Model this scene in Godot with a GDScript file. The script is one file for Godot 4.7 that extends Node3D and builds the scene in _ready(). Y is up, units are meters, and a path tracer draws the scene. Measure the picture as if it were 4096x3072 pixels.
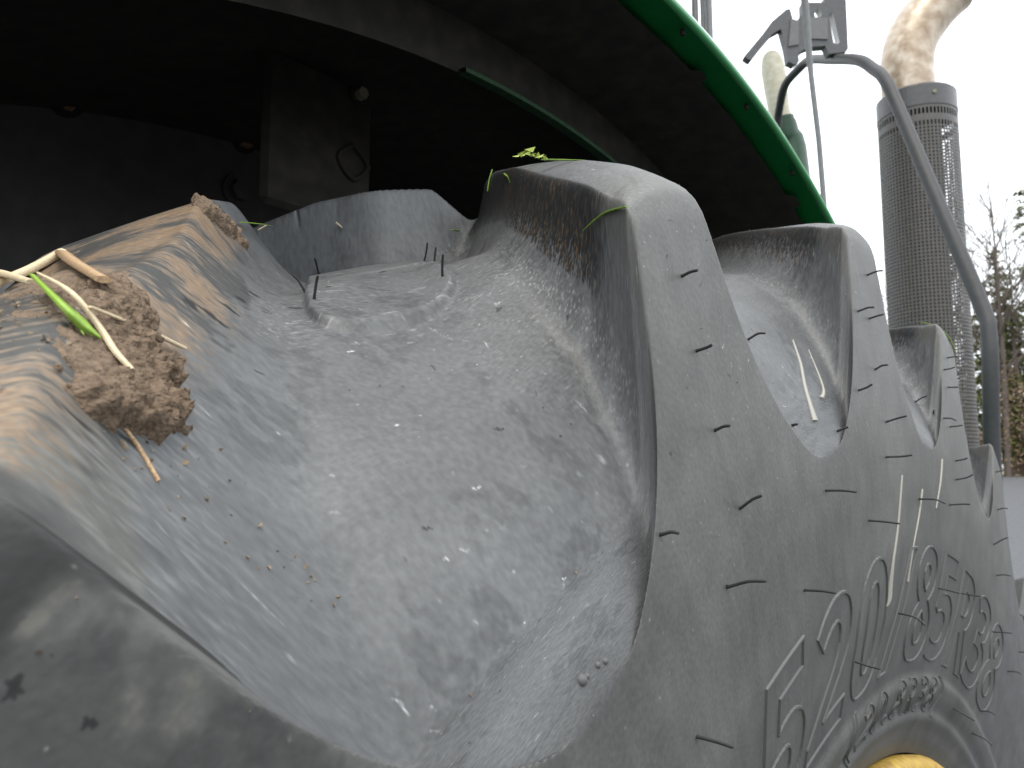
extends Node3D
# A close look along the lugs of a tractor's right rear tyre. Metres, y up, the tractor heads towards -z.
const AXLE := Vector3(0, 0.88, 0)
const PITCH := 360.0 / 21.0
const PHASE_RIGHT := -20.6
const PHASE_LEFT := -24.7
const SHOULDER := 0.236
const LIP := 0.392
const CENTRE := 0.03
const STEP := 0.0005
const TEX_W := 2048
const TEX_H := 1400
const TEX_PHI := -46.0
const TEX_SPAN := 80.0
const TEX_S := -0.1
const TEX_SSPAN := 0.72

var used := {}
var out_x := PackedFloat32Array()
var out_r := PackedFloat32Array()
var low_x := PackedFloat32Array()
var low_r := PackedFloat32Array()
# results of the last lug_side() and surface() call
var lug_v := 0.0
var lug_drop := 0.0
var lug_id := -1
var at_depth := 0.0
var at_void := 0.0
var at_lug := -1
var rng := RandomNumberGenerator.new()


# ---------------------------------------------------------------- helpers
func numbered(called: String) -> String:
	if not used.has(called):
		used[called] = 0
		return called
	used[called] += 1
	return "%s_%03d" % [called, used[called]]


func tag(o: Node3D, label: String, category := "", group := "", kind := "") -> Node3D:
	if label: o.set_meta("label", label)
	if category: o.set_meta("category", category)
	if group: o.set_meta("group", group)
	if kind: o.set_meta("kind", kind)
	return o


func thing(called: String, label: String, category: String, at := Vector3.ZERO, group := "") -> Node3D:
	var o := Node3D.new()
	o.name = numbered(called)
	add_child(o)
	o.position = at
	tag(o, label, category, group)
	return o


func put(called: String, mesh: Mesh, mat: Material, parent: Node3D = self) -> MeshInstance3D:
	var o := MeshInstance3D.new()
	o.name = numbered(called) if parent == self else called
	o.mesh = mesh
	if mat: o.material_override = mat
	parent.add_child(o, true)
	return o


func paint(c: Color, rough := 0.6, metal := 0.0) -> StandardMaterial3D:
	var m := StandardMaterial3D.new()
	m.albedo_color = c.linear_to_srgb()
	m.roughness = rough
	m.metallic = metal
	return m


func noise(seed_: int, freq: float, octaves := 4, kind := FastNoiseLite.TYPE_SIMPLEX_SMOOTH) -> FastNoiseLite:
	var n := FastNoiseLite.new()
	n.seed = seed_
	n.frequency = freq
	n.noise_type = kind
	n.fractal_octaves = octaves
	return n


func noise_tex(seed_: int, freq: float, lo: Color, hi: Color, size := 512, octaves := 5) -> NoiseTexture2D:
	var t := NoiseTexture2D.new()
	t.width = size
	t.height = size
	t.seamless = true
	t.noise = noise(seed_, freq, octaves)
	var g := Gradient.new()
	g.set_color(0, lo.linear_to_srgb())
	g.set_color(1, hi.linear_to_srgb())
	t.color_ramp = g
	return t


func weathered(lo: Color, hi: Color, scale: float, rough := 0.6, seed_ := 1, relief := 0.0, metal := 0.0) -> StandardMaterial3D:
	var m := StandardMaterial3D.new()
	m.albedo_texture = noise_tex(seed_, 0.012, lo, hi)
	m.uv1_triplanar = true
	m.uv1_world_triplanar = true
	m.uv1_scale = Vector3.ONE * scale
	m.roughness = rough
	m.metallic = metal
	if relief > 0.0:
		m.heightmap_enabled = true
		m.heightmap_texture = noise_tex(seed_ + 50, 0.03, Color.BLACK, Color.WHITE)
		m.heightmap_scale = relief
	return m


func mesh_of(p: PackedVector3Array, n: PackedVector3Array, idx: PackedInt32Array, uv := PackedVector2Array(), col := PackedColorArray()) -> ArrayMesh:
	var a := []
	a.resize(Mesh.ARRAY_MAX)
	a[Mesh.ARRAY_VERTEX] = p
	a[Mesh.ARRAY_NORMAL] = n
	a[Mesh.ARRAY_INDEX] = idx
	if uv.size(): a[Mesh.ARRAY_TEX_UV] = uv
	if col.size(): a[Mesh.ARRAY_COLOR] = col
	var m := ArrayMesh.new()
	m.add_surface_from_arrays(Mesh.PRIMITIVE_TRIANGLES, a)
	return m


# a smooth tube through points, with its own radius at each; closed by flat caps
func tube(path: PackedVector3Array, radii: Array, sides := 10, squash := 1.0) -> ArrayMesh:
	var p := PackedVector3Array()
	var n := PackedVector3Array()
	var idx := PackedInt32Array()
	var count := path.size()
	var side := Vector3.ZERO
	for i in count:
		var d := (path[mini(i + 1, count - 1)] - path[maxi(i - 1, 0)]).normalized()
		if side == Vector3.ZERO:
			side = d.cross(Vector3.UP)
			if side.length() < 0.1: side = d.cross(Vector3.RIGHT)
		side = (side - d * side.dot(d)).normalized()
		var up := side.cross(d)
		var r: float = radii[mini(i, radii.size() - 1)]
		for k in sides + 1:
			var a := TAU * k / sides
			var o := side * cos(a) + up * sin(a) * squash
			p.append(path[i] + o * r)
			n.append(o.normalized())
	for i in count - 1:
		for k in sides:
			var a := i * (sides + 1) + k
			var b := a + sides + 1
			idx.append_array([a, a + 1, b, a + 1, b + 1, b])
	for e in [0, count - 1]:
		var d := (path[0] - path[1]).normalized() if e == 0 else (path[count - 1] - path[count - 2]).normalized()
		var c := p.size()
		p.append(path[e])
		n.append(d)
		for k in sides + 1:
			p.append(p[e * (sides + 1) + k])
			n.append(d)
		for k in sides:
			if e == 0: idx.append_array([c, c + 2 + k, c + 1 + k])
			else: idx.append_array([c, c + 1 + k, c + 2 + k])
	return mesh_of(p, n, idx)


func curve(points: Array, steps := 6) -> PackedVector3Array:
	var r := PackedVector3Array()
	var m := points.size()
	for i in m - 1:
		var p0: Vector3 = points[maxi(i - 1, 0)]
		var p1: Vector3 = points[i]
		var p2: Vector3 = points[i + 1]
		var p3: Vector3 = points[mini(i + 2, m - 1)]
		for k in steps:
			r.append(p1.cubic_interpolate(p2, p0, p3, float(k) / steps))
	r.append(points[m - 1])
	return r


# profile of Vector2(x, radius) turned round the wheel's axle from one angle to another (degrees from the top, forwards)
func lathe(profile: Array, from := 0.0, to := 360.0, steps := 120, hard := false) -> ArrayMesh:
	var st := SurfaceTool.new()
	st.begin(Mesh.PRIMITIVE_TRIANGLES)
	for i in steps:
		var a := deg_to_rad(lerpf(from, to, float(i) / steps))
		var b := deg_to_rad(lerpf(from, to, float(i + 1) / steps))
		for j in profile.size() - 1:
			st.set_smooth_group(-1 if hard else 0)
			var u: Vector2 = profile[j]
			var v: Vector2 = profile[j + 1]
			var q := [ring(u, a), ring(v, a), ring(v, b), ring(u, b)]
			for k in [0, 1, 2, 0, 2, 3]: st.add_vertex(q[k])
	st.index()
	st.generate_normals()
	return st.commit()


func ring(u: Vector2, a: float) -> Vector3:
	return AXLE + Vector3(u.x, u.y * cos(a), -u.y * sin(a))


func block(size: Vector3, bevel := 0.004) -> ArrayMesh:
	var st := SurfaceTool.new()
	st.begin(Mesh.PRIMITIVE_TRIANGLES)
	st.set_smooth_group(-1)
	var h := size / 2.0
	var b := minf(bevel, minf(h.x, minf(h.y, h.z)) * 0.9)
	# eight corners, each as three points set back by the bevel
	var pt := func(sx: int, sy: int, sz: int, axis: int) -> Vector3:
		var v := Vector3(sx * (h.x - b), sy * (h.y - b), sz * (h.z - b))
		v[axis] += [sx, sy, sz][axis] * b
		return v
	var quad := func(a: Vector3, c: Vector3, d: Vector3, e: Vector3):
		var n := (c - a).cross(d - a)
		var flip := n.dot(a + c + d + e) > 0.0
		for v in ([a, d, c, a, e, d] if flip else [a, c, d, a, d, e]): st.add_vertex(v)
	for s in [-1, 1]:
		quad.call(pt.call(s, -1, -1, 0), pt.call(s, 1, -1, 0), pt.call(s, 1, 1, 0), pt.call(s, -1, 1, 0))
		quad.call(pt.call(-1, s, -1, 1), pt.call(1, s, -1, 1), pt.call(1, s, 1, 1), pt.call(-1, s, 1, 1))
		quad.call(pt.call(-1, -1, s, 2), pt.call(1, -1, s, 2), pt.call(1, 1, s, 2), pt.call(-1, 1, s, 2))
		for t in [-1, 1]:
			quad.call(pt.call(s, t, -1, 0), pt.call(s, t, 1, 0), pt.call(s, t, 1, 1), pt.call(s, t, -1, 1))
			quad.call(pt.call(s, -1, t, 0), pt.call(s, 1, t, 0), pt.call(s, 1, t, 2), pt.call(s, -1, t, 2))
			quad.call(pt.call(-1, s, t, 1), pt.call(1, s, t, 1), pt.call(1, s, t, 2), pt.call(-1, s, t, 2))
			for w in [-1, 1]:
				var a: Vector3 = pt.call(s, t, w, 0)
				var c: Vector3 = pt.call(s, t, w, 1)
				var d: Vector3 = pt.call(s, t, w, 2)
				if (c - a).cross(d - a).dot(a) > 0.0: for v in [a, d, c]: st.add_vertex(v)
				else: for v in [a, c, d]: st.add_vertex(v)
	st.generate_normals()
	return st.commit()


func smin(a: float, b: float, k: float) -> float:
	var h := clampf(0.5 + 0.5 * (b - a) / k, 0.0, 1.0)
	return b + (a - b) * h - k * h * (1.0 - h)


# ---------------------------------------------------------------- the tyre's shape
func make_profiles() -> void:
	var outer := [[0, 0, .9365], [.05, .05, .9335], [.10, .0998, .926], [.15, .148, .914], [.20, .196, .8985], [.222, .2165, .8895], [.236, .2275, .881], [.25, .2305, .869], [.275, .2325, .846], [.315, .2355, .806], [.355, .2385, .766], [.375, .2395, .746], [.405, .240, .716], [.445, .238, .676], [.485, .232, .637], [.525, .223, .598], [.540, .2195, .584], [.546, .2215, .578], [.556, .2185, .568], [.566, .213, .558], [.573, .2145, .551], [.581, .2095, .543], [.590, .2065, .535], [.605, .200, .523]]
	var floor_ := [[0, .878], [.06, .875], [.10, .867], [.145, .852], [.174, .836], [.19, .825], [.204, .812], [.2145, .798], [.2255, .778], [.2365, .755], [.2395, .746]]
	var inner := []
	for q in outer:
		var e: Array = [q[0], q[1], q[2]]
		if q[0] < 0.237: e[2] = table(floor_, q[1], 1)
		elif q[0] < 0.375:
			e[1] = 0.2275 + 0.012 * (q[0] - 0.236) / 0.139
			e[2] = table(floor_, e[1], 1)
		inner.append(e)
	out_x = smoothed(outer, 1, true)
	out_r = smoothed(outer, 2, false)
	low_x = smoothed(inner, 1, true)
	low_r = smoothed(inner, 2, false)


func table(rows: Array, t: float, c: int) -> float:
	for i in rows.size() - 1:
		if t <= rows[i + 1][0]:
			return lerpf(rows[i][c], rows[i + 1][c], clampf((t - rows[i][0]) / (rows[i + 1][0] - rows[i][0]), 0.0, 1.0))
	return rows[rows.size() - 1][c]


func smoothed(rows: Array, c: int, odd: bool) -> PackedFloat32Array:
	var raw := PackedFloat32Array()
	for i in 1211: raw.append(table(rows, i * STEP, c))
	var r := PackedFloat32Array()
	for i in 1211:
		var half := 16 if i < 1000 else 6
		var sum := 0.0
		var weight := 0.0
		for k in range(-half, half + 1):
			var w := 0.5 + 0.5 * cos(PI * k / (half + 1.0))
			var j := i + k
			var y := 0.0
			if j < 0: y = 2.0 * raw[0] - raw[-j] if odd else raw[-j]
			elif j > 1210: y = 2.0 * raw[1210] - raw[2420 - j]
			else: y = raw[j]
			sum += w * y
			weight += w
		r.append(sum / weight)
	return r


# the lugs of one half: how far (m) a point lies out in the void (negative inside a lug), how worn the lug's top is there, and which lug is nearest
func lug_side(phi: float, s: float, phase: float) -> void:
	var t := minf(s, SHOULDER) / SHOULDER
	var tc := clampf(s / SHOULDER, 0.0, 1.0)
	var past := maxf(s - SHOULDER, 0.0)
	var rear_at := 12.0 * (1.0 - t) - past * 18.5
	var width := (3.4 + 1.2 * (1.0 - tc) * (1.0 - tc) if phase == PHASE_RIGHT else 2.3) + past * 31.0
	var c := 0.012252
	var base := floorf((phi - phase - rear_at) / PITCH)
	var ds := LIP - s
	var best := 9.0
	lug_drop = 0.0
	for dk in 2:
		var o := phi - phase - (base + dk) * PITCH
		var rear := (rear_at - o) * c
		var front := (o - rear_at - width) * c
		if int(base) + dk == -1 and phase == PHASE_RIGHT: front += 0.3 * smoothstep(0.12, 0.20, s) * c
		var nose := -(s - 0.02) * 0.96 - (o - 11.0) * 0.016232 * 0.28
		var d := -smin(-rear, -front, 0.004)
		d = -smin(-d, -nose, 0.006)
		if d < 0.03:
			var q := clampf(1.0 + rear / 0.034, 0.0, 1.0)
			var q2 := clampf(1.0 + front / 0.03, 0.0, 1.0)
			var e := clampf((s - 0.05) / 0.1, 0.0, 1.0) * clampf((0.25 - s) / 0.03, 0.0, 1.0) * (0.010 * q * q + 0.006 * q2 * q2)
			if int(base) + dk == -1 and phase == PHASE_RIGHT:      # the nearest lug is worn lower than the rest
				e += lerpf(0.009, 0.019, clampf((14.5 - o) / 6.0, 0.0, 1.0)) * (1.0 - smoothstep(0.08, 0.20, s))
			if int(base) + dk < 0 and phase == PHASE_LEFT: e += 0.02
			lug_drop = maxf(lug_drop, e)
		d = smin(d, ds, 0.12 if front > 0.0 else 0.11)
		if dk == 0 or d < best: lug_id = int(base) + dk
		best = smin(best, d, 0.02) if dk else d
	lug_v = best


# a point of the tyre's skin: phi in degrees from the top, forwards; s along the section from the tread's middle, outwards
func surface(phi: float, s: float) -> Vector3:
	var a := absf(s)
	var f := minf(a / STEP, 1209.9)
	var i := int(f)
	f -= i
	var ox := lerpf(out_x[i], out_x[i + 1], f)
	var orr := lerpf(out_r[i], out_r[i + 1], f)
	var m := 0.0
	var lift := 0.0
	at_lug = -1
	at_void = 0.0
	if a < 0.40:
		var fx := lerpf(low_x[i], low_x[i + 1], f)
		var fr := lerpf(low_r[i], low_r[i + 1], f)
		var v := 9.0
		var drop := 0.0
		if s > -0.06:
			lug_side(phi, s, PHASE_RIGHT)
			v = lug_v
			drop = lug_drop
			at_lug = posmod(lug_id, 21)
		if s < 0.06:
			lug_side(phi, -s, PHASE_LEFT)
			if lug_v < v: at_lug = 100 + posmod(lug_id, 21)
			v = smin(v, lug_v, 0.012) if s > -0.06 else lug_v
			drop = maxf(drop, lug_drop)
		var deep := sqrt((ox - fx) * (ox - fx) + (orr - fr) * (orr - fr)) + 0.000001
		var ve := 0.5 * (v + sqrt(v * v + 0.000001)) - 0.0002
		var kt := smoothstep(0.15, 0.235, a)
		var bowl := deep * (1.0 - (1.0 - kt) * 0.26 * smoothstep(0.06, 0.13, a) * (1.0 - smoothstep(0.0, 0.095, v)))
		var fall := maxf(smin(4.3 * ve, bowl, lerpf(minf(lerpf(0.08, 0.15, smoothstep(0.05, 0.13, a)), deep * lerpf(1.2, 1.6, smoothstep(0.05, 0.13, a))), minf(0.045, deep * 0.6), kt)), 0.0)
		if drop > 0.0: fall = -smin(-fall, -minf(drop, deep), minf(0.008, drop * 2.0))
		m = minf(fall / deep, 1.0)
		ox = lerpf(ox, fx, m)
		orr = lerpf(orr, fr, m)
		at_void = v
		if s > 0.015 and s < 0.17 and m > 0.6:
			# two raised pads, one behind the other, on the floor of each void
			var slant := phi + 50.8 * s + 16.15
			slant = (slant - PITCH * roundf(slant / PITCH)) * 0.0121
			for k in 2:
				var dx := absf(slant) - (0.012 if k == 0 else 0.022)
				var dy := absf(s - (0.117 if k == 0 else 0.053)) - (0.012 if k == 0 else 0.018)
				var rr := 0.0195 if k == 0 else 0.009
				var dist := sqrt(maxf(dx, 0.0) * maxf(dx, 0.0) + maxf(dy, 0.0) * maxf(dy, 0.0)) + minf(maxf(dx, dy), 0.0) - rr
				lift = maxf(lift, 0.0040 * smoothstep(0.0024, -0.0008, dist))
	at_depth = m
	var p := deg_to_rad(phi)
	orr += lift
	return AXLE + Vector3(ox * (1.0 if s >= 0.0 else -1.0) + CENTRE, orr * cos(p), -orr * sin(p))


func skin_normal(phi: float, s: float) -> Vector3:
	var a := surface(phi + 0.08, s) - surface(phi - 0.08, s)
	var b := surface(phi, s + 0.001) - surface(phi, s - 0.001)
	return b.cross(a).normalized()


func spread(list: PackedFloat32Array, from: float, to: float, step: float) -> void:
	var n := int(round((to - from) / step))
	for i in n: list.append(lerpf(from, to, float(i) / n))


var rows := PackedFloat32Array()
var cols := PackedFloat32Array()
var grid_p := PackedVector3Array()
var grid_n := PackedVector3Array()
var grid_m := PackedFloat32Array()
var grid_v := PackedFloat32Array()
var grid_lug := PackedInt32Array()
var near_rows := 0


func make_grid() -> void:
	spread(rows, -46.0, -2.0, 0.08)
	spread(rows, -2.0, 34.0, 0.18)
	near_rows = rows.size()
	spread(rows, 34.0, 58.0, 0.25)
	spread(rows, 58.0, 314.0, 1.5)
	rows.append(314.0)
	spread(cols, -0.605, -0.26, 0.025)
	spread(cols, -0.26, -0.08, 0.004)
	spread(cols, -0.08, 0.40, 0.0016)
	spread(cols, 0.40, 0.53, 0.005)
	spread(cols, 0.53, 0.605, 0.0025)
	cols.append(0.605)
	var w := cols.size()
	var h := rows.size()
	grid_p.resize(w * h)
	grid_n.resize(w * h)
	grid_m.resize(w * h)
	grid_v.resize(w * h)
	grid_lug.resize(w * h)
	for i in h:
		var phi := rows[i]
		for j in w:
			var k := i * w + j
			grid_p[k] = surface(phi, cols[j])
			grid_m[k] = at_depth
			grid_v[k] = at_void
			grid_lug[k] = at_lug if at_depth < 0.5 and absf(cols[j]) < 0.335 and at_void < 0.08 else -1
	for i in h:
		var up := i + 1 if i < h - 1 else 1
		var dn := i - 1 if i > 0 else h - 2
		for j in w:
			var a := grid_p[up * w + j] - grid_p[dn * w + j]
			var b := grid_p[i * w + mini(j + 1, w - 1)] - grid_p[i * w + maxi(j - 1, 0)]
			grid_n[i * w + j] = b.cross(a).normalized()


func tyre_parts(parent: Node3D, near_mat: Material, far_mat: Material) -> MeshInstance3D:
	var w := cols.size()
	var h := rows.size()
	var quads := {}
	for i in h - 1:
		for j in w - 1:
			var k := i * w + j
			var id := grid_lug[k]
			if id < 0 or grid_lug[k + 1] != id or grid_lug[k + w] != id: id = -1
			var key := id * 2 + (0 if i < near_rows else 1)
			if not quads.has(key): quads[key] = PackedInt32Array()
			quads[key].append(k)
	var seen := PackedInt32Array()
	seen.resize(w * h)
	seen.fill(-1)
	var stamp := PackedInt32Array()
	stamp.resize(w * h)
	stamp.fill(-99)
	var keys := quads.keys()
	keys.sort()
	var tyre: MeshInstance3D = null
	var meshes := {}
	for key in keys:
		var p := PackedVector3Array()
		var n := PackedVector3Array()
		var uv := PackedVector2Array()
		var idx := PackedInt32Array()
		for k in quads[key]:
			var c := [k, k + 1, k + w, k + w + 1]
			for e in 4:
				var q: int = c[e]
				if stamp[q] != key:
					stamp[q] = key
					seen[q] = p.size()
					p.append(grid_p[q])
					n.append(grid_n[q])
					uv.append(Vector2((rows[q / w] - TEX_PHI) / TEX_SPAN, (cols[q % w] - TEX_S) / TEX_SSPAN))
				c[e] = seen[q]
			idx.append_array([c[0], c[2], c[1], c[1], c[2], c[3]])
		var a := []
		a.resize(Mesh.ARRAY_MAX)
		a[Mesh.ARRAY_VERTEX] = p
		a[Mesh.ARRAY_NORMAL] = n
		a[Mesh.ARRAY_TEX_UV] = uv
		a[Mesh.ARRAY_INDEX] = idx
		var id: int = floori(key / 2.0)
		if not meshes.has(id): meshes[id] = ArrayMesh.new()
		var m: ArrayMesh = meshes[id]
		m.add_surface_from_arrays(Mesh.PRIMITIVE_TRIANGLES, a)
		m.surface_set_material(m.get_surface_count() - 1, near_mat if key & 1 == 0 else far_mat)
	tyre = put("rear_tyre", meshes[-1], null, parent)
	for id in meshes:
		if id >= 0: put("tread_lug", meshes[id], null, tyre)
	return tyre


# ---------------------------------------------------------------- the rubber's look
func bytes_of(seed_: int, freq: float, octaves := 4, stretch := Vector2.ONE) -> PackedByteArray:
	var n := noise(seed_, freq, octaves)
	var im := n.get_image(int(TEX_W / stretch.x), int(TEX_H / stretch.y))
	im.convert(Image.FORMAT_L8)
	if stretch != Vector2.ONE: im.resize(TEX_W, TEX_H, Image.INTERPOLATE_CUBIC)
	return im.get_data()


func field(values: PackedFloat32Array) -> PackedFloat32Array:
	var fw := 1024
	var fh := 700
	var data := PackedFloat32Array()
	data.resize(fw * fh)
	var col_at := PackedInt32Array()
	var j := 0
	for y in fh:
		var s := TEX_S + TEX_SSPAN * (y + 0.5) / fh
		while j < cols.size() - 2 and cols[j + 1] < s: j += 1
		col_at.append(j)
	var i := 0
	var w := cols.size()
	for x in fw:
		var phi := TEX_PHI + TEX_SPAN * (x + 0.5) / fw
		while rows[i + 1] < phi: i += 1
		var f := (phi - rows[i]) / (rows[i + 1] - rows[i])
		for y in fh:
			var k := i * w + col_at[y]
			data[y * fw + x] = lerpf(values[k], values[k + w], f)
	var im := Image.create_from_data(fw, fh, false, Image.FORMAT_RF, data.to_byte_array())
	im.resize(TEX_W, TEX_H, Image.INTERPOLATE_BILINEAR)
	return im.get_data().to_float32_array()


func rubber_textures() -> Array:
	var depth := field(grid_m)
	var void_ := field(grid_v)
	var big := bytes_of(3, 0.004, 4)
	var mid := bytes_of(4, 0.02, 4)
	var fine := bytes_of(5, 0.16, 3)
	var scuff := bytes_of(6, 0.06, 5)
	var patch := bytes_of(7, 0.011, 5)
	var along := bytes_of(8, 0.11, 4, Vector2(8.0, 1.0))   # drawn out round the tyre
	var across := bytes_of(9, 0.05, 4, Vector2(1.0, 5.0))
	var flank_spot := noise(12, 0.55, 4)
	var flank_run := noise(13, 0.42, 4)
	var flank_grit := noise(14, 1.3, 2)
	var deep_at := PackedFloat32Array()
	for y in TEX_H:
		var i := mini(int(absf(TEX_S + TEX_SSPAN * (y + 0.5) / TEX_H) / STEP), 1210)
		deep_at.append(Vector2(out_x[i] - low_x[i], out_r[i] - low_r[i]).length())
	var px := PackedByteArray()
	px.resize(TEX_W * TEX_H * 3)
	for y in TEX_H:
		var s := TEX_S + TEX_SSPAN * (y + 0.5) / TEX_H
		var wall := smoothstep(0.34, 0.42, s)
		var shoulder := smoothstep(0.19, 0.225, s)
		for x in TEX_W:
			var k := y * TEX_W + x
			var phi := TEX_PHI + TEX_SPAN * (x + 0.5) / TEX_W
			var m := depth[k]
			var v := void_[k]
			var side := wall if m > 0.3 else maxf(wall, shoulder)
			var b := float(big[k]) - 128.0
			var c := float(mid[k]) - 128.0
			var f := float(fine[k]) - 128.0
			var sc := float(scuff[k])
			var pa := float(patch[k])
			var al := float(along[k])
			var val := lerpf(89.0, 85.0, side) + b * 0.09 + c * 0.05 + f * (0.09 - 0.045 * side)
			if pa > 156.0 and side < 0.5: val -= minf((pa - 156.0) * 0.9, 12.0) * clampf((sc - 96.0) / 30.0, 0.0, 1.0)
			var r := val - lerpf(1.5, -0.3, side)
			var g := val + lerpf(0.3, 0.8, side)
			var bl := val + lerpf(2.0, -1.2, side)
			# the distance along and down the lugs' flanks
			var slant := phi + 50.8 * minf(s, 0.236)
			if s > 0.005 and s < 0.245:
				var local := slant - PHASE_RIGHT - 12.0            # 0 at lug B's rear edge, -17.1 at A's, 17.1 at C's
				var lug := int(roundf((local - 1.7) / PITCH))
				local -= lug * PITCH
				if m > 0.02 and m < 0.97:
					# look the noises up in metres along and down the flank, so that they do not smear
					var down := m * deep_at[y] * 1000.0
					sc = 128.0 + 128.0 * flank_spot.get_noise_2d(s * 1300.0, down)
					al = 128.0 + 128.0 * flank_run.get_noise_2d(s * 1300.0, down * 0.22)
					var grit := 128.0 * flank_grit.get_noise_2d(s * 1300.0, down) * (0.05 if lug == -1 and s > 0.15 else 0.11)
					r += grit
					g += grit
					bl += grit
				var fall := clampf(1.0 - absf(m - 0.75) / 0.25, 0.0, 1.0)
				var bar := 204.0 - (62.0 if lug == 0 else 44.0) * fall
				if lug == -1 and (s > 0.15 or m < 0.5): bar = 215.0
				if sc > bar:
					var add := minf((sc - bar) * 1.1, 54.0)
					r += add
					g += add
					bl += add * 0.95
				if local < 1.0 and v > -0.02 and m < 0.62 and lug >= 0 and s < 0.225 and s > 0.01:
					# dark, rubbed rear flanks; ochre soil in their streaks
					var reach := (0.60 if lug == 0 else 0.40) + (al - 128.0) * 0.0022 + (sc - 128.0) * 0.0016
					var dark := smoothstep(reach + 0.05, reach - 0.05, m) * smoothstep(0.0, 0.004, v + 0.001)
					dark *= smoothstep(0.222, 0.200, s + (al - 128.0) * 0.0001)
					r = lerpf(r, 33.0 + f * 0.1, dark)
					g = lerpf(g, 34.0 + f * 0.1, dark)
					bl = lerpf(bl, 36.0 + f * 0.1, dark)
					var soil := clampf((al - 140.0) / 34.0, 0.0, 1.0) * clampf((sc - 112.0) / 24.0, 0.0, 1.0) * clampf((pa - 90.0) / 40.0, 0.0, 1.0) * dark * (0.8 if lug == 0 else 0.5)
					r = lerpf(r, 112.0, soil)
					g = lerpf(g, 84.0, soil)
					bl = lerpf(bl, 52.0, soil)
				if lug == -1 and s < 0.24 and s > 0.03:
					# dried mud smeared over lug A
					var reach := reach_at(s)
					var film := smoothstep(reach + 0.07, reach - 0.05, m + (al - 128.0) * 0.0012 + (sc - 128.0) * 0.0014)
					film *= smoothstep(-1.5, 0.5, local) * smoothstep(0.03, 0.06, s)
					var run := clampf(0.60 + (al - 122.0) * 0.011 + (sc - 128.0) * 0.006 + (pa - 128.0) * 0.014, 0.0, 1.0)
					film *= 0.18 + 0.82 * run
					var tone := 1.0 + (sc - 128.0) * 0.002 + f * 0.0012
					r = lerpf(r, 132.0 * tone, film * 0.85)
					g = lerpf(g, 110.0 * tone, film * 0.85)
					bl = lerpf(bl, 87.0 * tone, film * 0.85)
					if m < reach + 0.1 and pa + (al - 128.0) * 0.8 < 112.0:
						var wet := clampf((112.0 - pa - (al - 128.0) * 0.8) / 22.0, 0.0, 1.0) * 0.6
						r = lerpf(r, 46.0, wet)
						g = lerpf(g, 48.0, wet)
						bl = lerpf(bl, 48.0, wet)
				if lug == -1 and s > 0.15 and m > reach_at(s) and m < 0.97 and al + (sc - 128.0) * 0.5 > 138.0:
					var rub := minf((al + (sc - 128.0) * 0.5 - 138.0) * 0.5, 20.0) * smoothstep(0.75, 0.45, m) * smoothstep(0.15, 0.19, s)
					r += rub
					g += rub
					bl += rub * 0.96
				if s < 0.16 and m > 0.8 and al > 158.0:
					var pale := minf((al - 158.0) * 1.1, 40.0) * clampf((sc - 110.0) / 50.0, 0.0, 1.0)
					r += pale
					g += pale
					bl += pale * 0.95
			elif side > 0.5:
				var fl := (float(across[k]) - 128.0)
				r += fl * 0.04
				g += fl * 0.04
				bl += fl * 0.035
				if sc > 212.0:
					r += (sc - 212.0) * 0.8
					g += (sc - 212.0) * 0.8
					bl += (sc - 212.0) * 0.7
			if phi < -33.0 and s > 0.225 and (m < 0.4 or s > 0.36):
				var shade_and_grime := smoothstep(-33.2, -35.0, phi + (pa - 128.0) * 0.03) * smoothstep(-43.0, -38.5, phi + (pa - 128.0) * 0.03) * (0.62 + 0.38 * clampf((b + c + 30.0) / 60.0, 0.0, 1.0))  # shade over lug A's end face painted into the rubber's colour, with some grime
				r = lerpf(r, 46.0, shade_and_grime * 0.82)
				g = lerpf(g, 47.0, shade_and_grime * 0.82)
				bl = lerpf(bl, 47.0, shade_and_grime * 0.82)
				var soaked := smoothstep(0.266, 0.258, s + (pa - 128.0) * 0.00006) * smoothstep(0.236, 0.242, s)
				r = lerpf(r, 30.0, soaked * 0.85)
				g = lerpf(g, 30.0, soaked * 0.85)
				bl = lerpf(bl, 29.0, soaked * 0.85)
				if pa > 146.0 and soaked < 0.3:
					var crust := clampf((pa - 146.0) / 25.0, 0.0, 1.0) * clampf((sc - 120.0) / 50.0, 0.0, 1.0)
					r = lerpf(r, 112.0, crust * 0.4)
					g = lerpf(g, 110.0, crust * 0.4)
					bl = lerpf(bl, 99.0, crust * 0.4)
			px[k * 3] = clampi(int(r), 0, 255)
			px[k * 3 + 1] = clampi(int(g), 0, 255)
			px[k * 3 + 2] = clampi(int(bl), 0, 255)
	# scratches and rubbed specks on the void floors, dark nicks round the middle
	for i in 1000:
		stroke(px, rng.randf_range(-40.0, 14.0), rng.randf_range(0.02, 0.40), rng.randf() * TAU, 0.0006, 0.4, rng.randf_range(10, 34))
	for i in 300:
		var phi := rng.randf_range(-40.0, 14.0)
		var s := rng.randf_range(0.02, 0.37)
		var a := rng.randf_range(-0.7, 0.7) + (PI / 2 if rng.randf() < 0.3 else 0.0)
		stroke(px, phi, s, a, rng.randf_range(0.001, 0.004) * (1.0 + 2.5 * float(rng.randf() < 0.15)), 0.5, rng.randf_range(12, 50))
	for i in 90:
		var phi := rng.randf_range(-36.0, -8.0)
		var s := rng.randf_range(0.0, 0.35)
		stroke(px, phi, s, rng.randf_range(-0.8, 0.8), rng.randf_range(0.001, 0.004), rng.randf_range(0.6, 1.6), -rng.randf_range(12, 34))
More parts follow.
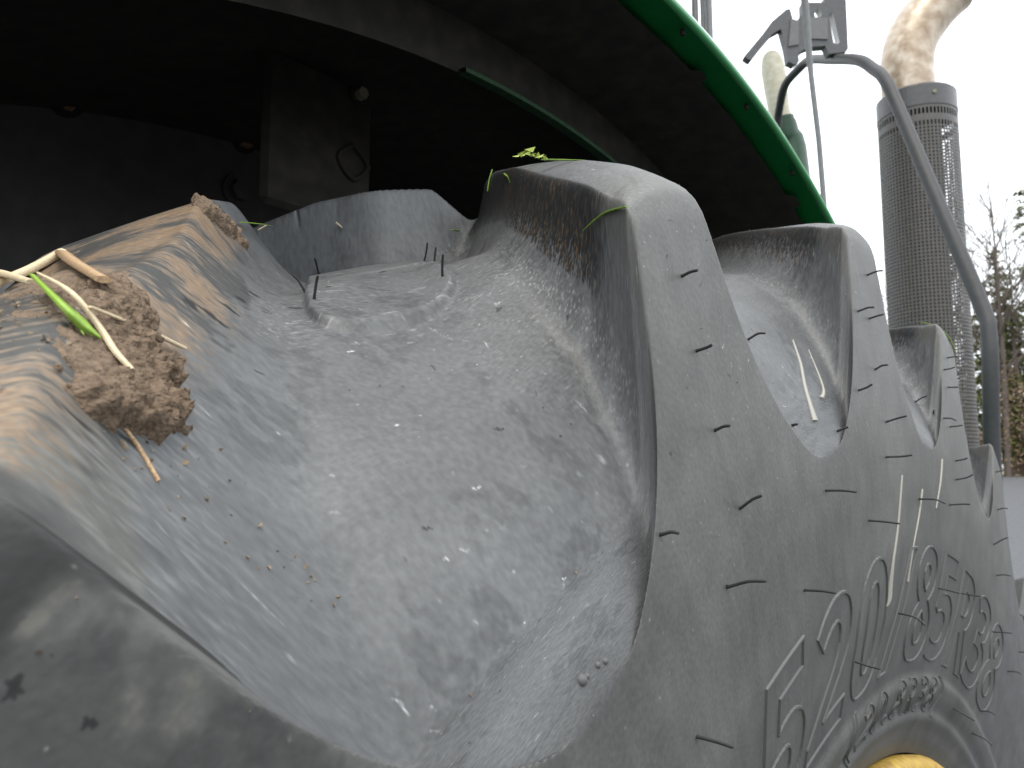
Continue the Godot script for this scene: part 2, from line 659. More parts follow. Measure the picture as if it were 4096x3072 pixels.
	for q in [[-20.7, .0916, .010, 3.2], [-20.9, .0652, .005, 2.0], [-21.3, .0616, .004, 2.5], [-16.9, .1012, .006, 1.6], [-21.3, .1672, .005, 2.0], [-25.6, .1216, .005, 2.6], [-23.8, .112, .004, 1.5], [-28.9, .1528, .007, 2.2], [-29.2, .1552, .005, 2.0], [-28.0, .142, .005, 2.0], [-27.2, .1312, .004, 2.0], [-25.2, .100, .005, 2.0], [-35.3, .2812, .0025, 2.4], [-35.65, .2692, .004, 3.0], [-19.4, .098, .004, 1.6], [-24.3, .09, .006, 2.0], [-26.4, .118, .006, 2.2]]:
		stroke(px, q[0], q[1], rng.randf_range(-0.3, 0.3), q[2], q[3], -68.0)
	var im := Image.create_from_data(TEX_W, TEX_H, false, Image.FORMAT_RGB8, px)
	var bump := PackedByteArray()
	bump.resize(TEX_W * TEX_H)
	for k in TEX_W * TEX_H: bump[k] = clampi(110 + (fine[k] - 128) / 2 + (scuff[k] - 128) / 4, 0, 255)
	var im2 := Image.create_from_data(TEX_W, TEX_H, false, Image.FORMAT_L8, bump)
	return [ImageTexture.create_from_image(im), ImageTexture.create_from_image(im2)]


func reach_at(s: float) -> float:
	if s < 0.15: return 0.56
	return lerpf(0.56, 0.40, (s - 0.15) / 0.03) if s < 0.18 else lerpf(0.40, 0.0, (s - 0.18) / 0.056)


func stroke(px: PackedByteArray, phi: float, s: float, angle: float, length: float, width: float, add: float) -> void:
	var x0 := (phi - TEX_PHI) / TEX_SPAN * TEX_W
	var y0 := (s - TEX_S) / TEX_SSPAN * TEX_H
	var n := int(length / 0.0003) + 2
	var bend := rng.randf_range(-0.5, 0.5)
	for i in n:
		var t := float(i) / n
		var x := x0 + cos(angle + bend * t) * length * t / 0.00063
		var y := y0 + sin(angle + bend * t) * length * t / 0.00051
		var w := width * (1.0 - absf(2.0 * t - 1.0)) * rng.randf_range(0.6, 1.2)
		for dy in range(-int(w), int(w) + 1):
			var xi := int(x + rng.randf_range(-0.6, 0.6))
			var yi := int(y) + dy
			if xi < 0 or yi < 0 or xi >= TEX_W or yi >= TEX_H: continue
			var k := (yi * TEX_W + xi) * 3
			var d := add * rng.randf_range(0.7, 1.0)
			for c in 3: px[k + c] = clampi(int(px[k + c] + d), 20, 215)


# ---------------------------------------------------------------- raised lettering
func letter_ribs(st: SurfaceTool, glyph: String, phi: float, r_low: float, height: float, widen: float, rib: float, rise: float) -> void:
	var font := SystemFont.new()
	font.font_names = PackedStringArray(["Droid Sans"])
	font.font_weight = 700
	var t := TextMesh.new()
	t.font = font
	t.text = glyph
	t.font_size = 100
	t.pixel_size = 0.01
	t.depth = 0.0
	t.curve_step = 1.2
	var a := t.get_mesh_arrays()
	var v: PackedVector3Array = a[Mesh.ARRAY_VERTEX]
	var idx: PackedInt32Array = a[Mesh.ARRAY_INDEX]
	var edges := {}
	var box := AABB(v[0], Vector3.ZERO)
	for q in v: box = box.expand(q)
	for i in range(0, idx.size(), 3):
		for e in 3:
			var p := Vector2(v[idx[i + e]].x, v[idx[i + e]].y)
			var q := Vector2(v[idx[i + (e + 1) % 3]].x, v[idx[i + (e + 1) % 3]].y)
			var kp := Vector2i((p * 2000.0).round())
			var kq := Vector2i((q * 2000.0).round())
			if kp == kq: continue
			var key := [kp, kq] if kp < kq else [kq, kp]
			edges[key] = [edges[key][0] + 1, p, q] if edges.has(key) else [1, p, q]
	var tall := 0.73      # cap height of the font at this size
	var k := height / tall
	var low := box.position.y if glyph not in "()/" else box.position.y + (box.size.y - tall) / 2.0
	for key in edges:
		if edges[key][0] != 1: continue
		var ends := []
		for q in [edges[key][1], edges[key][2]]:
			ends.append(Vector2((q.x - box.get_center().x) * k * widen, (q.y - low) * k))
		var parts := maxi(1, int((ends[1] - ends[0]).length() / 0.008))
		for i in parts:
			rib_piece(st, ends[0].lerp(ends[1], float(i) / parts), ends[0].lerp(ends[1], float(i + 1) / parts), phi, r_low, rib, rise)


func wall_point(q: Vector2, phi: float, r_low: float, rise: float) -> Vector3:
	var r := r_low + q.y
	var i := 760
	while i < 1200 and out_r[i] > r: i += 1
	var a := deg_to_rad(phi) + q.x / r
	var slope := Vector2(out_r[i - 4] - out_r[i + 4], -(out_x[i - 4] - out_x[i + 4])).normalized()
	return AXLE + Vector3(out_x[i] + CENTRE + slope.x * rise, (r + slope.y * rise) * cos(a), -(r + slope.y * rise) * sin(a))


func rib_piece(st: SurfaceTool, p: Vector2, q: Vector2, phi: float, r_low: float, rib: float, rise: float) -> void:
	var d := (q - p).normalized()
	var n := Vector2(-d.y, d.x)
	p -= d * rib * 0.25
	q += d * rib * 0.25
	var low := -0.0008
	var c := []
	for e in [p, q]:
		for o in [[-0.5, low], [-0.22, rise], [0.22, rise], [0.5, low]]:
			c.append(wall_point(e + n * rib * o[0], phi, r_low, o[1]))
	for i in 3:
		for v in [c[i], c[i + 1], c[i + 5], c[i], c[i + 5], c[i + 4]]: st.add_vertex(v)
	for v in [c[0], c[2], c[1], c[0], c[3], c[2], c[4], c[5], c[6], c[4], c[6], c[7]]: st.add_vertex(v)


func lettering(called: String, glyphs: Array, r_low: float, height: float, widen: float, rib: float, rise: float, mat: Material, parent: Node3D) -> void:
	var st := SurfaceTool.new()
	st.begin(Mesh.PRIMITIVE_TRIANGLES)
	st.set_smooth_group(-1)
	for g in glyphs: letter_ribs(st, g[0], g[1], r_low, height, widen, rib, rise)
	st.generate_normals()
	put(called, st.commit(), mat, parent)


# ---------------------------------------------------------------- scene
func _ready() -> void:
	rng.seed = 11
	var cam := Camera3D.new()
	cam.name = "camera"
	cam.fov = 53.27
	cam.near = 0.01
	cam.far = 600.0
	cam.position = Vector3(0.3961, 1.6063, 0.5387)
	cam.rotation = Vector3(0.1078, 0.6968, 0.0)
	var lens := CameraAttributesPhysical.new()
	lens.frustum_focal_length = 23.93
	lens.exposure_aperture = 26.0
	lens.frustum_focus_distance = 0.31
	lens.frustum_near = 0.01
	lens.frustum_far = 600.0
	cam.attributes = lens
	add_child(cam)
	cam.current = true

	var we := WorldEnvironment.new()
	we.name = "world_environment"
	var env := Environment.new()
	env.background_mode = Environment.BG_SKY
	var sky := Sky.new()
	var sm := ProceduralSkyMaterial.new()
	sm.sky_top_color = Color(0.96, 0.98, 1.0)
	sm.sky_horizon_color = Color(0.69, 0.70, 0.71)
	sm.sky_curve = 0.2
	sm.ground_bottom_color = Color(0.35, 0.34, 0.32)
	sm.ground_horizon_color = Color(0.6, 0.6, 0.6)
	sm.sun_angle_max = 1.0
	sm.energy_multiplier = 1.3
	sky.sky_material = sm
	env.sky = sky
	env.tonemap_mode = Environment.TONE_MAPPER_LINEAR
	env.tonemap_exposure = 2.15
	env.sdfgi_enabled = true
	env.ssao_enabled = true
	env.ssil_enabled = true
	we.environment = env
	add_child(we)
	var sun := DirectionalLight3D.new()
	sun.name = "sun"
	sun.light_energy = 0.4
	sun.light_color = Color(1.0, 0.97, 0.93)
	sun.light_angular_distance = 25.0
	sun.shadow_enabled = true
	sun.rotation_degrees = Vector3(-68, 40, 0)
	add_child(sun)

	make_profiles()
	make_land()
	make_trees()
	make_tractor()
	make_small_things()


func ground_height(x: float, z: float) -> float:
	return 1.25 * smoothstep(-8.0, -36.0, z) + 0.02 * sin(x * 0.7) * smoothstep(-4.0, -10.0, z)


func sheet(x0: float, x1: float, z0: float, z1: float, nx: int, nz: int, lift: float) -> ArrayMesh:
	var st := SurfaceTool.new()
	st.begin(Mesh.PRIMITIVE_TRIANGLES)
	for i in nz + 1:
		for j in nx + 1:
			var x := lerpf(x0, x1, float(j) / nx)
			var z := lerpf(z0, z1, float(i) / nz)
			st.set_smooth_group(0)
			var sunk := 0.3 if lift == 0.0 and x > -21.0 and x < 25.0 and z > -33.0 and z < 19.0 else 0.0
			st.add_vertex(Vector3(x, ground_height(x, z) + lift - sunk, z))
	for i in nz:
		for j in nx:
			var a := i * (nx + 1) + j
			for k in [a, a + 1, a + nx + 1, a + 1, a + nx + 2, a + nx + 1]: st.add_index(k)
	st.generate_normals()
	return st.commit()


func make_land() -> void:
	var grass := weathered(Color(0.10, 0.085, 0.045), Color(0.19, 0.16, 0.09), 0.6, 0.95, 21, 1.0)
	tag(put("ground", sheet(-220, 220, -220, 160, 44, 76, 0.0), grass), "dry grass ground round the paved yard", "", "", "structure")
	var asphalt := weathered(Color(0.05, 0.052, 0.057), Color(0.08, 0.083, 0.09), 1.2, 0.85, 22, 0.4)
	tag(put("pavement", sheet(-22, 26, -33.5, 20, 48, 54, 0.02), asphalt), "grey paved yard under the tractor", "", "", "structure")


# ---------------------------------------------------------------- trees
func leafy(st: SurfaceTool, at: Vector3, size: float, lo: Color, hi: Color) -> void:
	var d := Vector3(rng.randf_range(-1, 1), rng.randf_range(-0.7, 0.7), rng.randf_range(-1, 1)).normalized()
	var e := d.cross(Vector3(rng.randf_range(-1, 1), rng.randf_range(-1, 1), rng.randf_range(-1, 1))).normalized()
	st.set_color(lo.lerp(hi, rng.randf()))
	var l := size * rng.randf_range(0.6, 1.3)
	st.add_vertex(at - d * l * 0.5)
	st.add_vertex(at + e * l * 0.28)
	st.add_vertex(at + d * l * 0.5)


func conifer_meshes(seed_: int, height: float) -> Array:
	rng.seed = seed_
	var st := SurfaceTool.new()
	st.begin(Mesh.PRIMITIVE_TRIANGLES)
	st.set_smooth_group(-1)
	var y := height * 0.12
	while y < height:
		var f := 1.0 - y / height
		var reach := height * 0.19 * pow(f, 0.75) + 0.15
		for b in rng.randi_range(3, 5):
			if rng.randf() < 0.28: continue
			var a := rng.randf() * TAU
			var len_ := reach * rng.randf_range(0.5, 1.15)
			var droop := rng.randf_range(-0.35, 0.05)
			for k in int(10 + len_ * 26):
				var t := sqrt(rng.randf())
				var spread_ := 0.12 + 0.22 * t * len_ * 0.5
				var p := Vector3(cos(a) * len_ * t, y + droop * len_ * t, sin(a) * len_ * t)
				p += Vector3(rng.randf_range(-1, 1), rng.randf_range(-0.6, 0.6), rng.randf_range(-1, 1)) * spread_
				leafy(st, p, 0.24, Color(0.035, 0.055, 0.015), Color(0.14, 0.15, 0.04))
		y += height * rng.randf_range(0.02, 0.035)
	st.generate_normals()
	var trunk := tube(curve([Vector3.ZERO, Vector3(0.05, height * 0.5, 0.03), Vector3(0.0, height, 0.0)], 5), [0.17, 0.16, 0.15, 0.13, 0.12, 0.11, 0.09, 0.07, 0.05, 0.035, 0.015], 8)
	return [trunk, st.commit()]


func bare_meshes(seed_: int, height: float) -> Array:
	rng.seed = seed_
	var st := SurfaceTool.new()
	st.begin(Mesh.PRIMITIVE_TRIANGLES)
	var trunk := tube(curve([Vector3.ZERO, Vector3(0.1, height * 0.45, 0.05), Vector3(0.02, height, 0.0)], 4), [0.13, 0.12, 0.11, 0.09, 0.07, 0.05, 0.035, 0.02, 0.008], 7)
	for i in 46:
		var y := height * rng.randf_range(0.3, 0.97)
		var l := (height - y) * rng.randf_range(0.25, 0.5) + 0.5
		branch(st, Vector3(0.07, y, 0.03), Vector3(rng.randf_range(-1, 1), rng.randf_range(0.5, 1.2), rng.randf_range(-1, 1)).normalized(), l, 0.02 * l / 2.0 + 0.008, 3)
	return [trunk, st.commit()]


func branch(st: SurfaceTool, at: Vector3, d: Vector3, l: float, r: float, deep: int) -> void:
	var pts := [at, at + d * l * 0.5 + Vector3(rng.randf_range(-1, 1), 0.3, rng.randf_range(-1, 1)) * l * 0.08, at + d * l + Vector3(0, 0.1, 0) * l]
	st.append_from(tube(PackedVector3Array(pts), [r, r * 0.7, r * 0.3], 4), 0, Transform3D.IDENTITY)
	if deep == 0: return
	for i in 3:
		var t := rng.randf_range(0.35, 1.0)
		var p: Vector3 = pts[0].lerp(pts[2], t)
		branch(st, p, (d + Vector3(rng.randf_range(-1, 1), rng.randf_range(-0.2, 0.8), rng.randf_range(-1, 1)) * 0.8).normalized(), l * rng.randf_range(0.35, 0.6), r * 0.5, deep - 1)


func make_trees() -> void:
	var bark := weathered(Color(0.09, 0.07, 0.055), Color(0.19, 0.15, 0.12), 2.0, 0.95, 31, 1.0)
	var needles := StandardMaterial3D.new()
	needles.vertex_color_use_as_albedo = true
	needles.roughness = 0.9
	needles.cull_mode = BaseMaterial3D.CULL_DISABLED
	needles.backlight = Color(0.3, 0.3, 0.12)
	var kinds := []
	for q in [[101, 13.0], [102, 9.5], [103, 7.0]]: kinds.append(conifer_meshes(q[0], q[1]))
	var spots := [[-4.3, -37.0, 1], [-3.3, -39.5, 0], [-5.6, -38.0, 2], [-1.6, -38.0, 1], [-7.4, -40.0, 0], [-9.8, -37.5, 1], [0.9, -41.0, 0], [3.6, -38.5, 2], [-12.6, -39.0, 1], [6.5, -40.0, 1], [-2.4, -44.0, 0], [-5.0, -45.0, 1], [-4.7, -35.6, 2], [-3.7, -36.0, 2], [-3.0, -37.2, 1]]
	var told := ["young conifer with brown lower boughs at the pavement's end", "tall ragged conifer behind the right end of the grab rail", "short dense conifer beside the tall one behind the grab rail", "middling conifer right of the tall ragged one, out past the tyre", "tall conifer standing behind the exhaust stack", "middling conifer left of the exhaust stack, behind the tread", "tall conifer far right of the tyre's sidewall", "short conifer right of the tyre, nearest the pavement's end", "leftmost middling conifer of the row, behind the fender", "middling conifer at the right end of the row", "tall conifer in the second row, right of the grab rail", "middling conifer in the second row, between exhaust stack and grab rail", "short green conifer just right of the exhaust stack's mesh shield", "short green conifer right beside the upright of the grab rail", "middling green conifer at the picture's right edge past the grab rail"]
	var firsts := {}
	for i in spots.size():
		var q: Array = spots[i]
		var at := Vector3(q[0], ground_height(q[0], q[1]) - 0.05, q[1])
		var t: Node3D
		if firsts.has(q[2]):
			t = firsts[q[2]].duplicate()
			t.name = numbered("conifer_tree")
			add_child(t)
			tag(t, told[i], "tree", "conifers beyond the pavement")
		else:
			t = thing("conifer_tree", told[i], "tree", at, "conifers beyond the pavement")
			put("trunk", kinds[q[2]][0], bark, t)
			put("crown", kinds[q[2]][1], needles, t)
			firsts[q[2]] = t
		t.position = at
		t.rotation.y = i * 1.9
	var twig := paint(Color(0.11, 0.09, 0.075), 0.9)
	var bare := bare_meshes(201, 12.0)
	var bare_spots := [[-4.0, -34.6, "bare thin tree rising beside the exhaust stack's mesh shield"], [-2.9, -36.0, "bare branchy tree at the right edge behind the grab rail"], [-6.4, -36.4, "bare tree standing left of the exhaust stack"], [1.8, -37.0, "bare tree farthest right, beyond the tyre"]]
	var first: Node3D = null
	for q in bare_spots:
		var at := Vector3(q[0], ground_height(q[0], q[1]) - 0.05, q[1])
		var t: Node3D
		if first:
			t = first.duplicate()
			t.name = numbered("bare_tree")
			add_child(t)
			tag(t, q[2], "tree", "bare trees beyond the pavement")
			t.position = at
			t.rotation.y = q[0] * 3.0
			t.scale = Vector3.ONE * (0.8 + 0.1 * fposmod(q[0], 3.0))
		else:
			t = thing("bare_tree", q[2], "tree", at, "bare trees beyond the pavement")
			put("trunk", bare[0], twig, t)
			put("branches", bare[1], twig, t)
			first = t
	# a band of russet scrub along the pavement's far edge
	rng.seed = 301
	var st := SurfaceTool.new()
	st.begin(Mesh.PRIMITIVE_TRIANGLES)
	st.set_smooth_group(-1)
	for i in 46000:
		var x := rng.randf_range(-16.0, 12.0)
		var z := rng.randf_range(-37.0, -34.0)
		var top := 2.6 + 1.1 * sin(x * 1.3) + 0.7 * sin(x * 3.1 + 1.0)
		var y := top * pow(rng.randf(), 0.8)
		leafy(st, Vector3(x, ground_height(x, z) + y, z), 0.17, Color(0.12, 0.08, 0.045), Color(0.29, 0.21, 0.14))
	st.generate_normals()
	tag(put("scrub", st.commit(), needles), "russet leafy scrub along the far edge of the pavement", "scrub", "", "stuff")


# ---------------------------------------------------------------- the tractor
func make_tractor() -> void:
	make_grid()
	var tex := rubber_textures()
	var rubber := StandardMaterial3D.new()
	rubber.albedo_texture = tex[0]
	rubber.roughness = 0.56
	rubber.heightmap_enabled = true
	rubber.heightmap_texture = tex[1]
	rubber.heightmap_scale = 0.02
	rubber.detail_enabled = true
	rubber.detail_blend_mode = BaseMaterial3D.BLEND_MODE_MUL
	rubber.detail_uv_layer = BaseMaterial3D.DETAIL_UV_2
	rubber.detail_albedo = noise_tex(40, 0.09, Color(0.80, 0.80, 0.80), Color(1.0, 1.0, 1.0), 512, 4)
	rubber.uv2_triplanar = true
	rubber.uv2_world_triplanar = true
	rubber.uv2_scale = Vector3.ONE * 9.0
	var plain := weathered(Color(0.068, 0.070, 0.072), Color(0.105, 0.108, 0.110), 6.0, 0.58, 41, 0.03)
	var wall := paint(Color(0.080, 0.082, 0.079), 0.56)
	var green := weathered(Color(0.012, 0.22, 0.055), Color(0.018, 0.28, 0.07), 5.0, 0.3, 42)
	green.clearcoat_enabled = true
	green.clearcoat = 0.6
	green.clearcoat_roughness = 0.15
	var black := weathered(Color(0.006, 0.006, 0.005), Color(0.030, 0.026, 0.018), 5.0, 0.9, 43)
	var panel := weathered(Color(0.060, 0.058, 0.060), Color(0.085, 0.082, 0.084), 5.0, 0.75, 44)
	var yellow := weathered(Color(0.22, 0.13, 0.03), Color(0.66, 0.44, 0.05), 14.0, 0.55, 45)
	var steel := weathered(Color(0.14, 0.14, 0.15), Color(0.2, 0.2, 0.21), 8.0, 0.5, 46)
	var rusty := weathered(Color(0.16, 0.075, 0.03), Color(0.34, 0.25, 0.16), 40.0, 0.7, 47)
	var zinc := paint(Color(0.20, 0.19, 0.13), 0.7)

	var tractor := thing("tractor", "green farm tractor seen along its dusty right rear tyre", "tractor")
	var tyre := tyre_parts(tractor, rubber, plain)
	lettering("size_lettering", [["5", -17.4], ["2", -11.0], ["0", -4.6], ["/", 1.6], ["8", 7.2], ["5", 13.4], ["R", 20.2], ["3", 26.4], ["8", 32.4]], 0.594, 0.080, 1.12, 0.0027, 0.0010, wall, tyre)
	lettering("size_lettering", [["(", -5.2], ["2", -2.4], ["0", 0.7], [".", 3.1], ["8", 5.4], ["R", 8.6], ["3", 11.9], ["8", 15.0], [")", 17.6]], 0.556, 0.026, 1.15, 0.0019, 0.0010, wall, tyre)
	hairs(tyre)
	put("wheel_rim", lathe([Vector2(.222, .520), Vector2(.236, .523), Vector2(.243, .519), Vector2(.245, .512), Vector2(.241, .505), Vector2(.232, .500), Vector2(.20, .494), Vector2(.175, .486), Vector2(.16, .47), Vector2(.10, .455), Vector2(.085, .40), Vector2(.08, .16), Vector2(.12, .15), Vector2(.12, .0)]), yellow, tractor)

	# fender: shell, black liner under it, rolled green edge
	var fender := put("rear_fender", lathe([Vector2(.1, 1.124), Vector2(.104, 1.129), Vector2(.1, 1.137), Vector2(.05, 1.146), Vector2(-.46, 1.146), Vector2(-.46, 1.13), Vector2(.094, 1.13), Vector2(.1, 1.124)], -66, 60, 120), green, tractor)
	var st := SurfaceTool.new()
	st.begin(Mesh.PRIMITIVE_TRIANGLES)
	for i in 500:
		var a := [lerpf(-66, 60, i / 500.0), lerpf(-66, 60, (i + 1) / 500.0)]
		for e in [[0, 0], [1, 0], [1, 1], [0, 0], [1, 1], [0, 1]]:
			var phi: float = a[e[0]]
			var edge := 0.071 - 0.0004 * sin(phi * 0.9) - 0.0003 * sin(phi * 2.7)
			for nick in [6.9, 20.2, -7.0, 33.0]:
				if absf(phi - nick) < 0.55: edge += 0.0085
			st.add_vertex(ring(Vector2(lerpf(-0.459, edge, e[1]), 1.121), deg_to_rad(phi)))
	st.index()
	st.generate_normals()
	put("liner", st.commit(), black, fender)
	for phi in [3.5, 10.8, 17.6]:
		put("edge_bolt", tube(PackedVector3Array([ring(Vector2(.091, 1.126), deg_to_rad(phi)), ring(Vector2(.091, 1.1205), deg_to_rad(phi))]), [0.0026], 8), black, fender)
	put("inner_lip", lathe([Vector2(-.036, 1.068), Vector2(-.047, 1.069), Vector2(-.049, 1.073), Vector2(-.036, 1.072), Vector2(-.036, 1.068)], -4.5, 44, 60, true), weathered(Color(0.008, 0.025, 0.010), Color(0.010, 0.075, 0.022), 14.0, 0.7, 57), fender)
	put("lip_web", lathe([Vector2(-.045, 1.070), Vector2(-.045, 1.12)], -66, 60, 60), black, fender)
	put("inner_wall", lathe([Vector2(-.44, 1.128), Vector2(-.44, .35), Vector2(-.46, .35)], -80, 80, 80, true), panel, fender)
	# bracket and bolts on the fender's inner wall
	var plate := put("bracket", block(Vector3(.012, .15, .125), .006), black, fender)
	plate.position = Vector3(-.207, 1.918, .111)
	put("hole_ring", tube(curve([Vector3(-.2, 1.928, .074), Vector3(-.2, 1.910, .092), Vector3(-.2, 1.892, .074), Vector3(-.2, 1.910, .056), Vector3(-.2, 1.928, .074)], 5), [.003], 6), black, fender)
	for q in [[-.44, 1.980, .257, .011, 1], [-.44, 2.005, .056, .010, 1], [-.200, 1.980, .072, .0062, 0], [-.44, 2.013, .021, .012, 2], [-.44, 1.94, .06, .014, 2]]:
		var hub := Vector3(q[0], q[1], q[2])
		var bolt := put("bolt", tube(PackedVector3Array([hub, hub + Vector3(.012, 0, 0)]), [q[3]], 6), [zinc, rusty, panel][q[4]], fender)
		put("washer", tube(PackedVector3Array([hub, hub + Vector3(.004, 0, 0)]), [q[3] * 1.55], 16), [black, black, panel][q[4]], bolt)

	# cab, bonnet: mostly hidden behind fender and tyre
	var cab := put("cab", block(Vector3(1.3, 1.1, 2.2), .05), black, tractor)
	cab.position = Vector3(-1.35, 1.45, -.75)
	for q in [[-.700, .012], [-.672, .009], [-.650, .012]]:
		var post := put("cab_post", tube(PackedVector3Array([Vector3(q[0], 1.9, -1.75), Vector3(q[0] + .004, 3.45, -1.73)]), [q[1]], 8), steel, cab)
		post.position = -cab.position
	var roof := put("cab_roof", block(Vector3(1.5, .16, 1.9), .05), green, cab)
	roof.position = Vector3(0, 2.08, .1)
	for q in [[-.78, .22], [-1.93, .22], [-1.93, -1.65]]:
		var corner := put("cab_post", tube(PackedVector3Array([Vector3(q[0], 1.9, q[1]), Vector3(q[0], 3.47, q[1] * .96)]), [.035], 10), black, cab)
		corner.position = -cab.position
	var bonnet := put("bonnet", block(Vector3(.78, .72, 2.0), .1), green, tractor)
	bonnet.position = Vector3(-.98, 1.38, -2.9)

	# exhaust stack
	var ex := Vector3(-.178, 0, -2.41)
	var stack := put("exhaust_stack", tube(PackedVector3Array([ex + Vector3(-.022, 1.3, 0), ex + Vector3(-.022, 2.90, 0)]), [.096], 40), weathered(Color(0.05, 0.046, 0.044), Color(0.085, 0.076, 0.07), 4.0, 0.5, 48), tractor)
	var cap := put("shield_cap", turned([Vector2(.088, 2.925), Vector2(.122, 2.925), Vector2(.130, 2.917), Vector2(.130, 2.845), Vector2(.127, 2.845), Vector2(.127, 2.91), Vector2(.088, 2.91)], ex, 64), weathered(Color(0.05, 0.049, 0.053), Color(0.075, 0.073, 0.077), 6.0, 0.35, 49), stack)
	put("screw", tube(PackedVector3Array([ex + Vector3(.078, 2.885, .1), ex + Vector3(.081, 2.885, .107)]), [.007], 8), zinc, cap)
	put("heat_shield", perforated(ex, .128, 1.55, 2.845), weathered(Color(0.055, 0.051, 0.049), Color(0.085, 0.079, 0.074), 6.0, 0.42, 50), stack)
	var heat := weathered(Color(0.20, 0.135, 0.08), Color(0.60, 0.54, 0.46), 3.0, 0.36, 51, 0.0, 0.35)
	put("tail_pipe", tube(curve([ex + Vector3(-.017, 2.90, .014), ex + Vector3(-.019, 3.02, .016), ex + Vector3(-.012, 3.10, .011), ex + Vector3(.008, 3.17, -.007), ex + Vector3(.045, 3.24, -.037), ex + Vector3(.085, 3.30, -.071), ex + Vector3(.12, 3.34, -.100)], 6), [.088], 36), heat, stack)

	# grab rail of bent tube
	put("grab_rail", tube(curve([Vector3(.150, 1.2, -1.235), Vector3(.150, 1.59, -1.222), Vector3(.159, 1.785, -1.208), Vector3(.159, 1.871, -1.219), Vector3(.147, 1.932, -1.239), Vector3(.071, 2.172, -1.313), Vector3(-.020, 2.457, -1.419), Vector3(-.059, 2.571, -1.463), Vector3(-.100, 2.640, -1.522), Vector3(-.156, 2.716, -1.597), Vector3(-.301, 2.876, -1.847), Vector3(-.426, 3.006, -2.051), Vector3(-.494, 3.023, -2.123), Vector3(-.566, 3.019, -2.195), Vector3(-.620, 2.992, -2.284), Vector3(-.650, 2.938, -2.332), Vector3(-.668, 2.743, -2.345), Vector3(-.66, 1.6, -2.35)], 5), [.0152], 12), weathered(Color(0.020, 0.021, 0.024), Color(0.035, 0.036, 0.040), 9.0, 0.6, 52), tractor)
	# two slim rods of an aerial
	var aerial := put("aerial", tube(PackedVector3Array([Vector3(-.064, 2.7, -.888), Vector3(-.070, 2.369, -.931), Vector3(-.067, 2.243, -.951), Vector3(-.068, 2.097, -.971), Vector3(-.068, 1.6, -1.03)]), [.0052], 8), steel, tractor)
	put("rod", tube(PackedVector3Array([Vector3(-.074, 2.7, -.890), Vector3(-.073, 2.40, -.929), Vector3(-.070, 2.36, -.934)]), [.0045], 8), steel, aerial)
	# pale pipe with a dark green sleeve
	var intake := put("intake_sleeve", tube(curve([Vector3(-.70, 1.7, -2.70), Vector3(-.714, 2.857, -2.68), Vector3(-.732, 3.03, -2.650), Vector3(-.736, 3.105, -2.633)], 4), [.066, .066, .066, .066, .064, .062, .06, .058, .057, .055, .052, .046], 20), weathered(Color(0.016, 0.05, 0.028), Color(0.03, 0.075, 0.045), 5.0, 0.4, 53), tractor)
	put("pale_pipe", tube(curve([Vector3(-.739, 3.09, -2.636), Vector3(-.746, 3.146, -2.617), Vector3(-.752, 3.285, -2.591), Vector3(-.756, 3.36, -2.581), Vector3(-.757, 3.392, -2.577)], 4), [.044, .044, .044, .044, .045, .046, .048, .049, .050, .049, .047, .044, .040, .034, .026, .015, .003], 20), weathered(Color(0.40, 0.38, 0.27), Color(0.62, 0.60, 0.52), 5.0, 0.5, 54), intake)
	make_bracket(tractor)


# profile of Vector2(radius, y) turned round an upright axis
func turned(profile: Array, at: Vector3, steps: int) -> ArrayMesh:
	var st := SurfaceTool.new()
	st.begin(Mesh.PRIMITIVE_TRIANGLES)
	st.set_smooth_group(-1)
	for i in steps:
		var a := TAU * i / steps
		var b := TAU * (i + 1) / steps
		for j in profile.size() - 1:
			var u: Vector2 = profile[j]
			var v: Vector2 = profile[j + 1]
			var q := [at + Vector3(u.x * cos(a), u.y, u.x * sin(a)), at + Vector3(v.x * cos(a), v.y, v.x * sin(a)), at + Vector3(v.x * cos(b), v.y, v.x * sin(b)), at + Vector3(u.x * cos(b), u.y, u.x * sin(b))]
			for k in [0, 2, 1, 0, 3, 2]: st.add_vertex(q[k])
	st.generate_normals()
	return st.commit()


# a sheet rolled to a cylinder and punched with square holes: uprights and hoops; a row of tall slots at its top
func perforated(at: Vector3, r: float, low: float, high: float) -> ArrayMesh:
	var st := SurfaceTool.new()
	st.begin(Mesh.PRIMITIVE_TRIANGLES)
	st.set_smooth_group(-1)
	var around := 66
	var ys := [[high - .012, high], [high - .058, high - .034]]
	var y := high - .075
	while y > low:
		ys.append([y - .0052, y])
		y -= .0125
	var hoop := func(y0: float, y1: float, a0: float, a1: float, rr: float, thick: float):
		var c := []
		for q in [[rr, y0], [rr, y1], [rr - thick, y1], [rr - thick, y0]]:
			for a in [a0, a1]: c.append(at + Vector3(cos(a) * q[0], q[1], sin(a) * q[0]))
		for f in [[0, 2, 3, 1], [2, 4, 5, 3], [4, 6, 7, 5], [6, 0, 1, 7], [0, 6, 4, 2], [1, 3, 5, 7]]:
			for k in [0, 2, 1, 0, 3, 2]: st.add_vertex(c[f[k]])
	for q in ys:
		for i in 44: hoop.call(q[0], q[1], TAU * i / 44, TAU * (i + 1) / 44, r, .0015)
	for i in around:
		var a := TAU * i / around
		hoop.call(low, high, a, a + TAU / around * 0.46, r - .0001, .0013)
	st.generate_normals()
	return st.commit()


